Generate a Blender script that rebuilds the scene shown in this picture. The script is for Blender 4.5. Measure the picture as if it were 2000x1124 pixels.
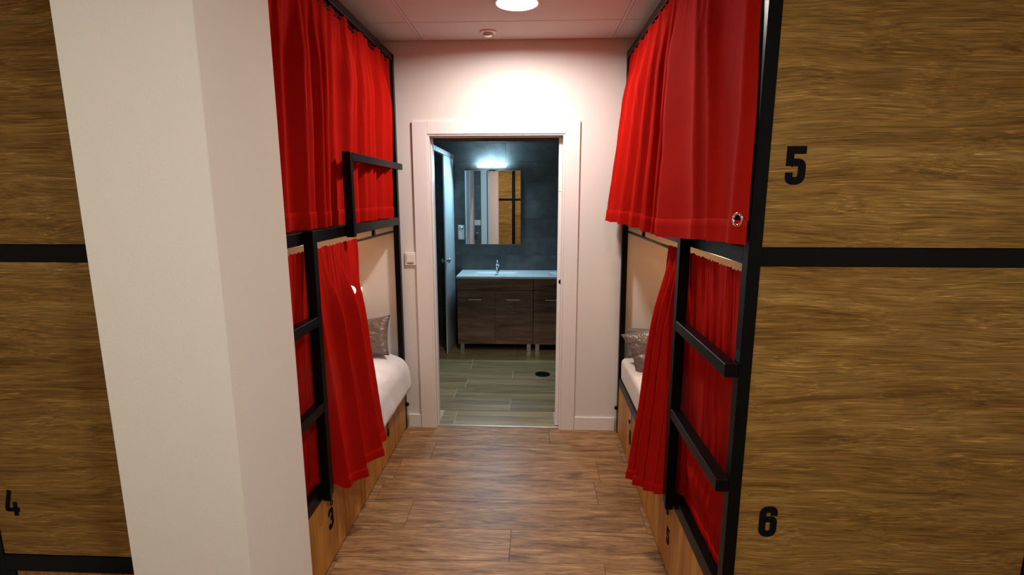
import bpy, bmesh, math, random
from mathutils import Vector, Matrix, noise

for o in list(bpy.data.objects): bpy.data.objects.remove(o)
SC = bpy.context.scene
COL = SC.collection
R = math.radians

# ------------------------------------------------------------------ camera
cam_d = bpy.data.cameras.new('camera'); cam = bpy.data.objects.new('camera', cam_d)
COL.objects.link(cam)
cam_d.sensor_width = 36.0; cam_d.lens = 18.0; cam_d.clip_start = 0.02
cam.location = (0, 0, 1.648); cam.rotation_euler = (R(90 - 10.2), 0, R(2.42))
SC.camera = cam
# ------------------------------------------------------------------ world, exposure
w = bpy.data.worlds.new('world'); SC.world = w; w.use_nodes = True
w.node_tree.nodes['Background'].inputs[0].default_value = (0.02, 0.02, 0.02, 1)
w.node_tree.nodes['Background'].inputs[1].default_value = 0.2
vs = SC.view_settings
vs.view_transform = 'Standard'; vs.look = 'None'; vs.gamma = 1.0; vs.use_curve_mapping = False
vs.exposure = 0.0
# lamp powers (W) and colours, used by the lamp builders below
P_CORRIDOR = 30.0; P_ROOM = (30.5, 13.0); P_MIRROR = 19.0; P_READ = 30.0
C_CORRIDOR = (1.0, 0.90, 0.83); C_ROOM = (1.0, 0.945, 0.82); C_MIRROR = (0.46, 0.79, 1.0); C_READ = (1.0, 0.62, 0.32)

# ------------------------------------------------------------------ materials
def new_mat(name):
    m = bpy.data.materials.new(name); m.use_nodes = True
    nt = m.node_tree; return m, nt, nt.nodes['Principled BSDF'], nt.nodes, nt.links
def simple(name, col, rough=0.5, metal=0.0, spec=0.5, bump=0.0, bscale=300, var=0.0):
    m, nt, b, N, L = new_mat(name)
    b.inputs['Base Color'].default_value = (*col, 1); b.inputs['Roughness'].default_value = rough
    b.inputs['Metallic'].default_value = metal; b.inputs['Specular IOR Level'].default_value = spec
    if bump or var:
        tc = N.new('ShaderNodeTexCoord')
    if bump:
        n = N.new('ShaderNodeTexNoise'); n.inputs['Scale'].default_value = bscale; n.inputs['Detail'].default_value = 3
        L.new(tc.outputs['Object'], n.inputs['Vector'])
        bp = N.new('ShaderNodeBump'); bp.inputs['Strength'].default_value = bump; bp.inputs['Distance'].default_value = 0.002
        L.new(n.outputs['Fac'], bp.inputs['Height']); L.new(bp.outputs['Normal'], b.inputs['Normal'])
    if var:
        n2 = N.new('ShaderNodeTexNoise'); n2.inputs['Scale'].default_value = 4; n2.inputs['Detail'].default_value = 5
        L.new(tc.outputs['Object'], n2.inputs['Vector'])
        mx = N.new('ShaderNodeMix'); mx.data_type = 'RGBA'
        mx.inputs[6].default_value = (*[c * (1 - var) for c in col], 1); mx.inputs[7].default_value = (*[min(1, c * (1 + var)) for c in col], 1)
        L.new(n2.outputs['Fac'], mx.inputs[0]); L.new(mx.outputs[2], b.inputs['Base Color'])
    return m
def wood(name, cols, axis=0, scale=6.0, stretch=14.0, fine=90.0, rough=0.45, rand=1.0, fine_amt=0.45, tint=0.15, spec=0.35, dist=1.2, fstretch=3.0, streak=0.0, warp=0.0):
    """grain runs along `axis` of the object; cols = dark..light"""
    m, nt, b, N, L = new_mat(name)
    tc = N.new('ShaderNodeTexCoord'); oi = N.new('ShaderNodeObjectInfo')
    off = N.new('ShaderNodeVectorMath'); off.operation = 'MULTIPLY_ADD'
    comb = N.new('ShaderNodeCombineXYZ')
    for k in range(3): L.new(oi.outputs['Random'], comb.inputs[k])
    L.new(comb.outputs[0], off.inputs[0]); off.inputs[1].default_value = (37.0 * rand, 53.0 * rand, 71.0 * rand)
    L.new(tc.outputs['Object'], off.inputs[2])
    if warp:      # slow waviness of the grain lines
        wm = N.new('ShaderNodeMapping'); ws = [5.0, 5.0, 5.0]; ws[axis] = 1.6; wm.inputs['Scale'].default_value = ws
        L.new(off.outputs[0], wm.inputs['Vector'])
        wn = N.new('ShaderNodeTexNoise'); wn.inputs['Scale'].default_value = 1.0; wn.inputs['Detail'].default_value = 2
        L.new(wm.outputs[0], wn.inputs['Vector'])
        wv = N.new('ShaderNodeVectorMath'); wv.operation = 'MULTIPLY_ADD'
        wv.inputs[1].default_value = (warp,) * 3; L.new(wn.outputs['Color'], wv.inputs[0]); L.new(off.outputs[0], wv.inputs[2]); off = wv
    def mapped(sc, st):
        mp = N.new('ShaderNodeMapping'); s = [sc, sc, sc]; s[axis] = sc / st
        mp.inputs['Scale'].default_value = s; L.new(off.outputs[0], mp.inputs['Vector']); return mp
    a = N.new('ShaderNodeTexNoise'); a.inputs['Scale'].default_value = 1.0; a.inputs['Detail'].default_value = 5
    a.inputs['Roughness'].default_value = 0.6; a.inputs['Distortion'].default_value = dist
    L.new(mapped(scale, stretch).outputs[0], a.inputs['Vector'])
    f = N.new('ShaderNodeTexNoise'); f.inputs['Scale'].default_value = 1.0; f.inputs['Detail'].default_value = 4; f.inputs['Roughness'].default_value = 0.7
    f.inputs['Distortion'].default_value = 0.4
    L.new(mapped(fine, stretch * fstretch).outputs[0], f.inputs['Vector'])
    rp = N.new('ShaderNodeValToRGB'); L.new(a.outputs['Fac'], rp.inputs['Fac'])
    el = rp.color_ramp.elements; n = len(cols)
    while len(el) < n: el.new(0.5)
    for i, c in enumerate(cols):
        el[i].position = 0.30 + 0.42 * i / (n - 1); el[i].color = (*c, 1)
    fr = N.new('ShaderNodeMapRange'); fr.inputs[1].default_value = 0.32; fr.inputs[2].default_value = 0.68
    fr.inputs[3].default_value = 1 - fine_amt; fr.inputs[4].default_value = 1 + fine_amt * 0.75
    L.new(f.outputs['Fac'], fr.inputs[0])
    ti = N.new('ShaderNodeMapRange'); ti.inputs[3].default_value = 1 - tint; ti.inputs[4].default_value = 1 + tint
    L.new(oi.outputs['Random'], ti.inputs[0])
    mu = N.new('ShaderNodeMath'); mu.operation = 'MULTIPLY'; L.new(fr.outputs[0], mu.inputs[0]); L.new(ti.outputs[0], mu.inputs[1])
    if streak:
        q = N.new('ShaderNodeTexNoise'); q.inputs['Scale'].default_value = 1.0; q.inputs['Detail'].default_value = 2; q.inputs['Distortion'].default_value = 0.3
        L.new(mapped(fine * 1.3, stretch * fstretch * 2.2).outputs[0], q.inputs['Vector'])
        qr = N.new('ShaderNodeMapRange'); qr.inputs[1].default_value = 0.58; qr.inputs[2].default_value = 0.72; qr.inputs[3].default_value = 1.0; qr.inputs[4].default_value = 1.0 + streak
        L.new(q.outputs['Fac'], qr.inputs[0])
        m2 = N.new('ShaderNodeMath'); m2.operation = 'MULTIPLY'; L.new(mu.outputs[0], m2.inputs[0]); L.new(qr.outputs[0], m2.inputs[1]); mu = m2
    vm = N.new('ShaderNodeVectorMath'); vm.operation = 'SCALE'; L.new(rp.outputs[0], vm.inputs[0]); L.new(mu.outputs[0], vm.inputs['Scale'])
    L.new(vm.outputs[0], b.inputs['Base Color'])
    b.inputs['Roughness'].default_value = rough; b.inputs['Specular IOR Level'].default_value = spec
    bp = N.new('ShaderNodeBump'); bp.inputs['Strength'].default_value = 0.25; bp.inputs['Distance'].default_value = 0.001
    L.new(f.outputs['Fac'], bp.inputs['Height']); L.new(bp.outputs['Normal'], b.inputs['Normal'])
    return m
def cloth(name, col, trans=0.2, thin=0.0, sheen=0.3, rough=0.75, wr=14, bump=0.25, spec=0.2):
    m, nt, b, N, L = new_mat(name)
    tc = N.new('ShaderNodeTexCoord')
    n = N.new('ShaderNodeTexNoise'); n.inputs['Scale'].default_value = 7; n.inputs['Detail'].default_value = 4
    L.new(tc.outputs['Object'], n.inputs['Vector'])
    mx = N.new('ShaderNodeMix'); mx.data_type = 'RGBA'
    mx.inputs[6].default_value = (*[c * 0.86 for c in col], 1); mx.inputs[7].default_value = (*[min(1, c * 1.12) for c in col], 1)
    L.new(n.outputs['Fac'], mx.inputs[0]); L.new(mx.outputs[2], b.inputs['Base Color'])
    b.inputs['Roughness'].default_value = rough; b.inputs['Specular IOR Level'].default_value = spec
    b.inputs['Sheen Weight'].default_value = sheen; b.inputs['Sheen Roughness'].default_value = 0.45
    b.inputs['Sheen Tint'].default_value = (*[min(1, c * 1.6 + 0.12) for c in col], 1)
    mp = N.new('ShaderNodeMapping'); mp.inputs['Scale'].default_value = (wr, wr, wr * 0.25); L.new(tc.outputs['Object'], mp.inputs['Vector'])
    n2 = N.new('ShaderNodeTexNoise'); n2.inputs['Scale'].default_value = 1; n2.inputs['Detail'].default_value = 4; n2.inputs['Distortion'].default_value = 0.6
    L.new(mp.outputs[0], n2.inputs['Vector'])
    bp = N.new('ShaderNodeBump'); bp.inputs['Strength'].default_value = bump; bp.inputs['Distance'].default_value = 0.02
    L.new(n2.outputs['Fac'], bp.inputs['Height']); L.new(bp.outputs['Normal'], b.inputs['Normal'])
    out = N['Material Output']; last = b.outputs[0]
    if trans:
        t = N.new('ShaderNodeBsdfTranslucent'); L.new(mx.outputs[2], t.inputs[0])
        ms = N.new('ShaderNodeMixShader'); ms.inputs[0].default_value = trans
        L.new(last, ms.inputs[1]); L.new(t.outputs[0], ms.inputs[2]); last = ms.outputs[0]
    if thin:
        t = N.new('ShaderNodeBsdfTransparent')
        ms = N.new('ShaderNodeMixShader'); ms.inputs[0].default_value = thin
        L.new(last, ms.inputs[1]); L.new(t.outputs[0], ms.inputs[2]); last = ms.outputs[0]
    L.new(last, out.inputs[0])
    return m
def emit(name, col, s):
    m, nt, b, N, L = new_mat(name)
    b.inputs['Base Color'].default_value = (*col, 1)
    b.inputs['Emission Color'].default_value = (*col, 1); b.inputs['Emission Strength'].default_value = s
    return m
def slate(name):
    m, nt, b, N, L = new_mat(name)
    tc = N.new('ShaderNodeTexCoord'); oi = N.new('ShaderNodeObjectInfo')
    ad = N.new('ShaderNodeVectorMath'); ad.operation = 'ADD'
    sc = N.new('ShaderNodeVectorMath'); sc.operation = 'SCALE'; sc.inputs['Scale'].default_value = 40
    L.new(oi.outputs['Random'], sc.inputs[0]); L.new(tc.outputs['Object'], ad.inputs[0]); L.new(sc.outputs[0], ad.inputs[1])
    n = N.new('ShaderNodeTexNoise'); n.inputs['Scale'].default_value = 5; n.inputs['Detail'].default_value = 8; n.inputs['Roughness'].default_value = 0.65
    L.new(ad.outputs[0], n.inputs['Vector'])
    rp = N.new('ShaderNodeValToRGB'); L.new(n.outputs['Fac'], rp.inputs[0])
    rp.color_ramp.elements[0].position = 0.3; rp.color_ramp.elements[0].color = (0.040, 0.044, 0.045, 1)
    rp.color_ramp.elements[1].position = 0.7; rp.color_ramp.elements[1].color = (0.105, 0.110, 0.108, 1)
    ti = N.new('ShaderNodeMapRange'); ti.inputs[3].default_value = 0.75; ti.inputs[4].default_value = 1.25; L.new(oi.outputs['Random'], ti.inputs[0])
    vm = N.new('ShaderNodeVectorMath'); vm.operation = 'SCALE'; L.new(rp.outputs[0], vm.inputs[0]); L.new(ti.outputs[0], vm.inputs['Scale'])
    L.new(vm.outputs[0], b.inputs['Base Color']); b.inputs['Roughness'].default_value = 0.5
    bp = N.new('ShaderNodeBump'); bp.inputs['Strength'].default_value = 0.15; bp.inputs['Distance'].default_value = 0.002
    L.new(n.outputs['Fac'], bp.inputs['Height']); L.new(bp.outputs['Normal'], b.inputs['Normal'])
    return m
M = {}
M['plaster'] = simple('white_plaster', (0.74, 0.71, 0.67), 0.85, bump=0.12, bscale=220)
M['ceil'] = simple('ceiling_board', (0.58, 0.52, 0.48), 0.9, bump=0.2, bscale=400)
M['grid'] = simple('ceiling_grid_metal', (0.58, 0.54, 0.51), 0.7)
M['dark'] = simple('dark_void', (0.02, 0.018, 0.016), 0.9)
M['trim'] = simple('white_lacquer', (0.80, 0.77, 0.75), 0.45)
M['black'] = simple('black_steel', (0.0022, 0.0024, 0.0028), 0.34, spec=0.12, bump=0.04, bscale=500)
M['panel'] = wood('oak_panel_horizontal', [(0.148, 0.075, 0.016), (0.220, 0.118, 0.030), (0.268, 0.152, 0.041), (0.345, 0.208, 0.064)], 0, 20, 12, 300, 0.6, 1, 0.55, 0.04, spec=0.10, dist=0.6, fstretch=4, streak=1.0, warp=0.07)
M['drawer'] = wood('oak_panel_vertical', [(0.30, 0.115, 0.018), (0.47, 0.21, 0.038), (0.58, 0.29, 0.065)], 2, 11, 10, 120, 0.45, 1, 0.35, 0.06, dist=0.8)
M['plinth'] = wood('oak_plinth_vertical', [(0.20, 0.075, 0.018), (0.32, 0.14, 0.04), (0.40, 0.20, 0.06)], 2, 11, 10, 120, 0.45, 1, 0.35, 0.06)
M['floor'] = wood('oak_floor_plank', [(0.130, 0.060, 0.023), (0.248, 0.130, 0.055), (0.335, 0.188, 0.085), (0.44, 0.27, 0.135)], 0, 16, 9, 210, 0.40, 1, 0.6, 0.09, spec=0.25, dist=1.8, streak=0.4, warp=0.05)
M['btile'] = wood('wood_look_tile', [(0.130, 0.092, 0.040), (0.235, 0.175, 0.080), (0.35, 0.275, 0.145)], 0, 12, 14, 140, 0.35, 1, 0.3, 0.16, spec=0.5)
M['walnut'] = wood('dark_walnut', [(0.090, 0.054, 0.033), (0.178, 0.110, 0.070), (0.27, 0.175, 0.112)], 0, 13, 10, 140, 0.5, 1, 0.4, 0.08)
M['grout'] = simple('pale_grout', (0.42, 0.40, 0.34), 0.9)
M['dgrout'] = simple('dark_grout', (0.035, 0.037, 0.038), 0.9)
M['slate'] = slate('slate_tile')
M['red'] = cloth('red_curtain', (0.44, 0.0085, 0.0040), 0.12, 0.06, 0.0, 0.85, 14, 0.12, 0.05)
M['duvet'] = cloth('white_duvet', (0.72, 0.72, 0.74), 0.0, 0, 0.15, 0.8, 16, 0.5)
M['sheet'] = cloth('cream_sheet', (0.66, 0.62, 0.56), 0.0, 0, 0.15, 0.8, 8, 0.12)
M['satin'] = cloth('grey_satin', (0.15, 0.115, 0.10), 0.0, 0, 0.1, 0.30, 22, 0.9, 0.7)
M['greyfab'] = cloth('grey_fabric', (0.20, 0.185, 0.175), 0.0, 0, 0.2, 0.8, 10, 0.2)
M['number'] = simple('black_vinyl', (0.004, 0.004, 0.005), 0.8, spec=0.08)
M['chrome'] = simple('chrome', (0.85, 0.86, 0.87), 0.12, 1.0)
M['steel'] = simple('brushed_steel', (0.62, 0.61, 0.59), 0.32, 1.0)
M['mirror'] = simple('mirror_silver', (0.93, 0.94, 0.94), 0.005, 1.0)
M['ceramic'] = simple('white_ceramic', (0.82, 0.84, 0.85), 0.12)
M['plastic'] = simple('white_plastic', (0.78, 0.75, 0.72), 0.35)
M['frost'] = cloth('frosted_glass', (0.70, 0.76, 0.78), 0.4, 0, 0.0, 0.5, 5, 0.0, 0.4)
M['door'] = simple('white_door', (0.70, 0.66, 0.62), 0.5)
M['board'] = simple('bed_base_board', (0.60, 0.36, 0.16), 0.7)
M['lampwhite'] = emit('corridor_lamp_diffuser', (1.0, 0.95, 0.90), 9.0)
M['led'] = emit('led_bar', (0.80, 0.94, 1.0), 9.0)
M['bulb'] = emit('reading_bulb', (1.0, 0.92, 0.80), 420.0)

# ------------------------------------------------------------------ mesh helpers
class MB:
    def __init__(s): s.v = []; s.f = []
    def add(s, vs_, fs):
        o = len(s.v); s.v += [tuple(x) for x in vs_]; s.f += [tuple(i + o for i in f) for f in fs]; return s
    def box(s, x0, x1, y0, y1, z0, z1, bev=0.0):
        bm = bmesh.new()
        bmesh.ops.create_cube(bm, size=1)
        for vv in bm.verts:
            vv.co = Vector(((x0 + x1) / 2 + vv.co.x * (x1 - x0), (y0 + y1) / 2 + vv.co.y * (y1 - y0), (z0 + z1) / 2 + vv.co.z * (z1 - z0)))
        if bev > 0: bmesh.ops.bevel(bm, geom=bm.edges[:], offset=bev, segments=1, affect='EDGES')
        bm.verts.index_update()
        s.add([vv.co for vv in bm.verts], [[vv.index for vv in f.verts] for f in bm.faces]); bm.free(); return s
    def hexa(s, a, b):   # two quads of 4 corner points (bottom, top)
        return s.add(list(a) + list(b), [(3, 2, 1, 0), (4, 5, 6, 7), (0, 1, 5, 4), (1, 2, 6, 5), (2, 3, 7, 6), (3, 0, 4, 7)])
    def lathe(s, prof, origin=(0, 0, 0), axis='z', n=24, close=False):
        """prof: list of (radius, height) along the axis"""
        vs_ = []
        for (r, h) in prof:
            for k in range(n):
                a = 2 * math.pi * k / n; c, d = r * math.cos(a), r * math.sin(a)
                p = {'z': (c, d, h), 'y': (c, h, d), 'x': (h, c, d)}[axis]
                vs_.append((p[0] + origin[0], p[1] + origin[1], p[2] + origin[2]))
        fs = []
        for i in range(len(prof) - 1):
            for k in range(n):
                k2 = (k + 1) % n; fs.append((i * n + k, i * n + k2, (i + 1) * n + k2, (i + 1) * n + k))
        closed = prof[0] == prof[-1] or close
        if prof[0][0] > 1e-6 and not closed: fs.append(tuple(range(n))[::-1])
        if prof[-1][0] > 1e-6 and not closed: fs.append(tuple((len(prof) - 1) * n + k for k in range(n)))
        return s.add(vs_, fs)
    def tube(s, pts, r, n=10):
        pts = [Vector(p) for p in pts]; vs_ = []; up = Vector((0.03, 0.07, 1))
        for i, p in enumerate(pts):
            t = (pts[min(i + 1, len(pts) - 1)] - pts[max(i - 1, 0)]).normalized()
            if abs(t.dot(up.normalized())) > 0.95: u = t.cross(Vector((1, 0, 0))).normalized()
            else: u = t.cross(up).normalized()
            v2 = t.cross(u)
            rr = r[i] if isinstance(r, (list, tuple)) else r
            for k in range(n):
                a = 2 * math.pi * k / n; vs_.append(p + u * rr * math.cos(a) + v2 * rr * math.sin(a))
        fs = []
        for i in range(len(pts) - 1):
            for k in range(n):
                k2 = (k + 1) % n; fs.append((i * n + k, i * n + k2, (i + 1) * n + k2, (i + 1) * n + k))
        fs.append(tuple(range(n))[::-1]); fs.append(tuple((len(pts) - 1) * n + k for k in range(n)))
        return s.add(vs_, fs)
    def shift(s, x, y, z, fx=1):
        s.v = [(x + fx * p[0], y + p[1], z + p[2]) for p in s.v]; return s
    def mesh(s, name, mat, smooth=False):
        me = bpy.data.meshes.new(name); me.from_pydata(s.v, [], s.f)
        bm = bmesh.new(); bm.from_mesh(me); bmesh.ops.recalc_face_normals(bm, faces=bm.faces[:]); bm.to_mesh(me); bm.free()
        if smooth:
            for p in me.polygons: p.use_smooth = True
        if mat: me.materials.append(M[mat])
        return me
    def build(s, name, mat, parent=None, smooth=False, loc=None):
        """origin goes to the middle of the shape unless loc is given"""
        if loc is None:
            xs = [[p[k] for p in s.v] for k in range(3)]
            loc = [(min(a) + max(a)) / 2 for a in xs]
        s.v = [(p[0] - loc[0], p[1] - loc[1], p[2] - loc[2]) for p in s.v]
        return link(name, s.mesh(name, mat, smooth), parent, loc)
def link(name, me, parent=None, loc=(0, 0, 0)):
    o = bpy.data.objects.new(name, me); COL.objects.link(o); o.location = loc
    if parent is not None:
        o.parent = parent; pl = Vector((0, 0, 0)); q = parent
        while q is not None: pl += q.location; q = q.parent
        o.location = Vector(loc) - pl          # world position stays as built (nothing is rotated while being built)
    return o
def tag(o, label, cat, group=None):
    o['label'] = label; o['category'] = cat
    if group: o['group'] = group
    return o
def thing(name, label, cat, loc=(0, 0, 0), group=None):
    o = bpy.data.objects.new(name, None); COL.objects.link(o); o.location = loc; o.empty_display_size = 0.05
    return tag(o, label, cat, group)
def struct(name, mb, mat, label, parent=None, smooth=False):
    o = mb.build(name, mat, parent, smooth); o['kind'] = 'structure'; o['label'] = label; return o
def lerp(a, b, t): return a + (b - a) * t
def sstep(a, b, x):
    t = max(0, min(1, (x - a) / (b - a))); return t * t * (3 - 2 * t)

# dimensions (m); camera stands at x=0 y=0; corridor runs along +y
WB = 3.44; WT = 0.12                       # back wall front face, thickness
XL, XR = -0.90, 0.595                      # corridor faces of the two bunks
YF = 1.44                                  # front of the bunks
ZC = 2.61                                  # ceiling
BACK = -3.1                                # rear wall of the room behind the camera

# ------------------------------------------------------------------ the room
def room():
    sub = MB().box(-1.95, 1.65, BACK - 0.1, WB + 0.03, -0.12, -0.014).build('floor', 'dark', None)
    sub['kind'] = 'structure'; sub['label'] = 'brown oak laminate floor of the dormitory corridor'
    rnd = random.Random(5)
    ends = {0: 0.119, 1: -0.647, 4: -0.644, 5: -0.102, 2: 0.40, 3: 0.36, 6: 0.33}
    Wp = 0.227; g = 0.0007
    meshes = {}
    j = 0
    y1 = WB + 0.024
    first = True
    while y1 > BACK:
        y0 = (WB - Wp if first else y1 - Wp); first = False
        y0 = max(y0, BACK)
        e = ends.get(j, rnd.uniform(-0.6, 0.6)); Lp = 1.22
        x = e - Lp * 3
        while x < 1.6:
            a, b = max(x, -1.86), min(x + Lp, 1.56)
            if b - a > 0.02:
                key = (round(b - a, 3), round(y1 - y0, 3))
                if key not in meshes:
                    meshes[key] = MB().box(-(b - a) / 2 + g, (b - a) / 2 - g, -(y1 - y0) / 2 + g, (y1 - y0) / 2 - g, -0.014, 0.0, 0.0008).mesh('plank', 'floor')
                link('plank', meshes[key], sub, ((a + b) / 2, (y0 + y1) / 2, 0))
            x += Lp
        y1 = y0; j += 1
    # walls
    x0, x1 = -1.95, 1.65
    ox0, ox1, oz = -0.70, 0.20, 2.05      # rough door opening
    wb = MB().box(x0, ox0, WB, WB + WT, 0, ZC + 0.1).box(ox1, x1, WB, WB + WT, 0, ZC + 0.1).box(ox0, ox1, WB, WB + WT, oz, ZC + 0.1)
    struct('wall_back', wb, 'plaster', 'white plaster end wall of the corridor around the bathroom door')
    struct('wall_left', MB().box(-1.95, -1.86, BACK, WB, 0, ZC + 0.1), 'plaster', 'white plaster wall behind the left bunk')
    struct('wall_right', MB().box(1.56, 1.65, BACK, WB, 0, ZC + 0.1), 'plaster', 'white plaster wall behind the right bunk')
    struct('wall_front', MB().box(-1.95, 1.65, BACK - 0.1, BACK, 0, ZC + 0.1), 'plaster', 'white plaster wall of the room behind the camera')
    # pillar
    p = MB().box(-1.008, -0.703, 1.108, 1.432, 0, ZC, 0.002)
    struct('wall_pillar', p, 'plaster', 'white square plaster pillar in front of the left bunk')
    for nm, b in (('baseboard_left', (-0.901 + 0.012, -0.800, WB - 0.012, WB, 0, 0.098)), ('baseboard_right', (0.297, XR - 0.012, WB - 0.012, WB, 0, 0.098))):
        struct(nm, MB().box(*b, 0.002), 'trim', 'white baseboard on the end wall ' + ('left' if 'left' in nm else 'right') + ' of the door')
    # ceiling: boards laid in a metal grid
    c = MB().box(-1.95, 1.65, BACK, WB, ZC + 0.06, ZC + 0.1).build('ceiling', 'dark', None)
    c['kind'] = 'structure'; c['label'] = 'suspended ceiling of pale boards in a flush metal grid'
    xs = [-1.86, -0.715, 0.49, 1.56]; ys = [WB - 0.012]; y = 3.083
    while y > BACK: ys.append(y); y -= 0.6
    ys.append(BACK)
    t = 0.011
    LX, LY = -0.093, 2.806
    for i in range(3):
        for k in range(len(ys) - 1):
            a, b, lo, hi = xs[i] + (t if i else 0), xs[i + 1] - (t if i < 2 else 0), ys[k + 1] + 0.0032, ys[k] - 0.0032
            m = MB()
            holes = [h for h in LAMPS if a < h[0] < b and lo < h[1] < hi]
            if holes:      # board with a round cut-out for the recessed lamp
                hx, hy, hr = holes[0][0], holes[0][1], holes[0][2] + 0.002
                n = 32; ring = []; outer = []
                for q in range(n):
                    an = 2 * math.pi * q / n; dx, dy = math.cos(an), math.sin(an)
                    ring.append((hx + hr * dx, hy + hr * dy))
                    tt = min(((b - hx) if dx > 0 else (a - hx)) / dx if abs(dx) > 1e-9 else 1e9, ((hi - hy) if dy > 0 else (lo - hy)) / dy if abs(dy) > 1e-9 else 1e9)
                    outer.append((hx + tt * dx, hy + tt * dy))
                for cx_, cy_ in ((a, lo), (a, hi), (b, lo), (b, hi)):   # pull the nearest outer point into each corner
                    q = min(range(n), key=lambda q: (outer[q][0] - cx_) ** 2 + (outer[q][1] - cy_) ** 2); outer[q] = (cx_, cy_)
                V = []
                for z in (ZC, ZC + 0.012): V += [(px, py, z) for px, py in ring] + [(px, py, z) for px, py in outer]
                Fs = []
                for q in range(n):
                    q2 = (q + 1) % n
                    Fs += [(q, q2, n + q2, n + q), (2 * n + q, 3 * n + q, 3 * n + q2, 2 * n + q2), (q, 2 * n + q, 2 * n + q2, q2), (n + q, n + q2, 3 * n + q2, 3 * n + q)]
                m.add(V, Fs)
            else:
                m.box(a, b, lo, hi, ZC, ZC + 0.012)
            m.build('ceiling_board', 'ceil', c)
    for x in xs[1:3]:
        MB().box(x - t + 0.0032, x + t - 0.0032, BACK, WB - 0.012, ZC - 0.001, ZC + 0.012).build('grid_bar', 'grid', c)
    MB().box(-1.86, 1.56, WB - 0.005, WB, ZC - 0.0005, ZC + 0.012).build('edge_angle', 'grid', c)

LAMPS = [(-0.093, 2.806, 0.105), (0.36, -0.05, 0.105), (-1.05, -0.15, 0.105)]
def ceiling_lamp(i, label, power, col, group):
    x, y, r = LAMPS[i]
    t = thing('ceiling_light', label, 'ceiling light', (x, y, ZC), group)
    rim = MB().lathe([(r - 0.006, 0.045), (r, 0.045), (r, -0.0015), (r + 0.012, -0.0015), (r + 0.012, -0.004), (r - 0.001, -0.005), (r - 0.006, 0.002), (r - 0.006, 0.045)], (x, y, ZC), 'z', 40)
    rim.build('rim', 'plastic', t, True)
    MB().lathe([(0.0, 0.014), (r - 0.0075, 0.014), (r - 0.0075, 0.020), (0.0, 0.020)], (x, y, ZC), 'z', 40).build('diffuser', 'lampwhite', t)
    ld = bpy.data.lights.new('lamp_light', 'AREA'); ld.shape = 'DISK'; ld.size = 2 * (r - 0.012); ld.energy = power; ld.color = col
    lo = bpy.data.objects.new('lamp_light', ld); COL.objects.link(lo); lo.parent = t; lo.location = (0, 0, 0.012)

# ------------------------------------------------------------------ numbers
def rounded(pts, r, n=6):
    out = [Vector(pts[0])]
    for i in range(1, len(pts) - 1):
        p, a, b = Vector(pts[i]), Vector(pts[i - 1]), Vector(pts[i + 1])
        d1, d2 = (a - p), (b - p); rr = min(r, d1.length * 0.5, d2.length * 0.5)
        s, e = p + d1.normalized() * rr, p + d2.normalized() * rr
        for k in range(n + 1):
            t = k / n; out.append((1 - t) ** 2 * s + 2 * t * (1 - t) * p + t * t * e)
    out.append(Vector(pts[-1])); res = [out[0]]
    for p in out[1:]:
        if (p - res[-1]).length > 1e-3: res.append(p)
    return res
DIG = {  # unit box 1 x 1.9, strokes of width .38
    '5': [([(0.97, 1.71), (0.19, 1.71), (0.19, 0.92)], 0), ([(0.19, 1.00), (0.30, 1.10), (0.81, 1.10), (0.81, 0.19), (0.19, 0.19), (0.19, 0.60)], .36)],
    '6': [([(0.81, 1.32), (0.81, 1.71), (0.19, 1.71), (0.19, 0.9)], .36), ([(0.5, 1.1), (0.81, 1.1), (0.81, 0.19), (0.19, 0.19), (0.19, 1.1), (0.5, 1.1)], .36)],
    '3': [([(0.19, 1.32), (0.19, 1.71), (0.81, 1.71), (0.81, 0.98), (0.42, 0.98)], .36), ([(0.42, 0.98), (0.81, 0.98), (0.81, 0.19), (0.19, 0.19), (0.19, 0.58)], .36)],
    '4': [([(0.48, 1.9), (0.14, 0.62), (0.14, 0.46), (1.0, 0.46)], .02), ([(0.72, 1.02), (0.72, 0.0)], 0)],
}
def number(d, parent, org, right, up, nrm, size):
    """flat vinyl digit, org = lower left corner"""
    right, up, nrm, org = Vector(right), Vector(up), Vector(nrm), Vector(org)
    sc = size / 1.9; m = MB(); hw = 0.15 if d == '4' else 0.19
    for q, (pts, r) in enumerate(DIG[d]):
        P = rounded(pts, r) if r else [Vector(p) for p in pts]
        V = []
        for i, p in enumerate(P):
            if i == 0: t1 = t2 = (P[1] - P[0]).normalized()
            elif i == len(P) - 1: t1 = t2 = (P[-1] - P[-2]).normalized()
            else: t1, t2 = (P[i] - P[i - 1]).normalized(), (P[i + 1] - P[i]).normalized()
            n1, n2 = Vector((-t1.y, t1.x)), Vector((-t2.y, t2.x)); nn = (n1 + n2)
            nn = nn.normalized() if nn.length > 1e-6 else n1
            k = hw / max(0.5, nn.dot(n1))
            for sgn in (1, -1):
                u = p + nn * k * sgn
                for h in (0.0002, 0.0012 + 0.0001 * q): V.append(org + right * u.x * sc + up * u.y * sc + nrm * h)
        Fs = []
        for i in range(len(P) - 1):
            a = i * 4; b = a + 4
            Fs += [(a + 1, b + 1, b + 3, a + 3), (a, a + 2, b + 2, b), (a, b, b + 1, a + 1), (a + 2, a + 3, b + 3, b + 2)]
        Fs += [(0, 1, 3, 2), (len(P) * 4 - 4, len(P) * 4 - 2, len(P) * 4 - 1, len(P) * 4 - 3)]
        m.add(V, Fs)
    o = m.build('number', 'number', parent); o['label'] = 'black number %s' % d; return o

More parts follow.
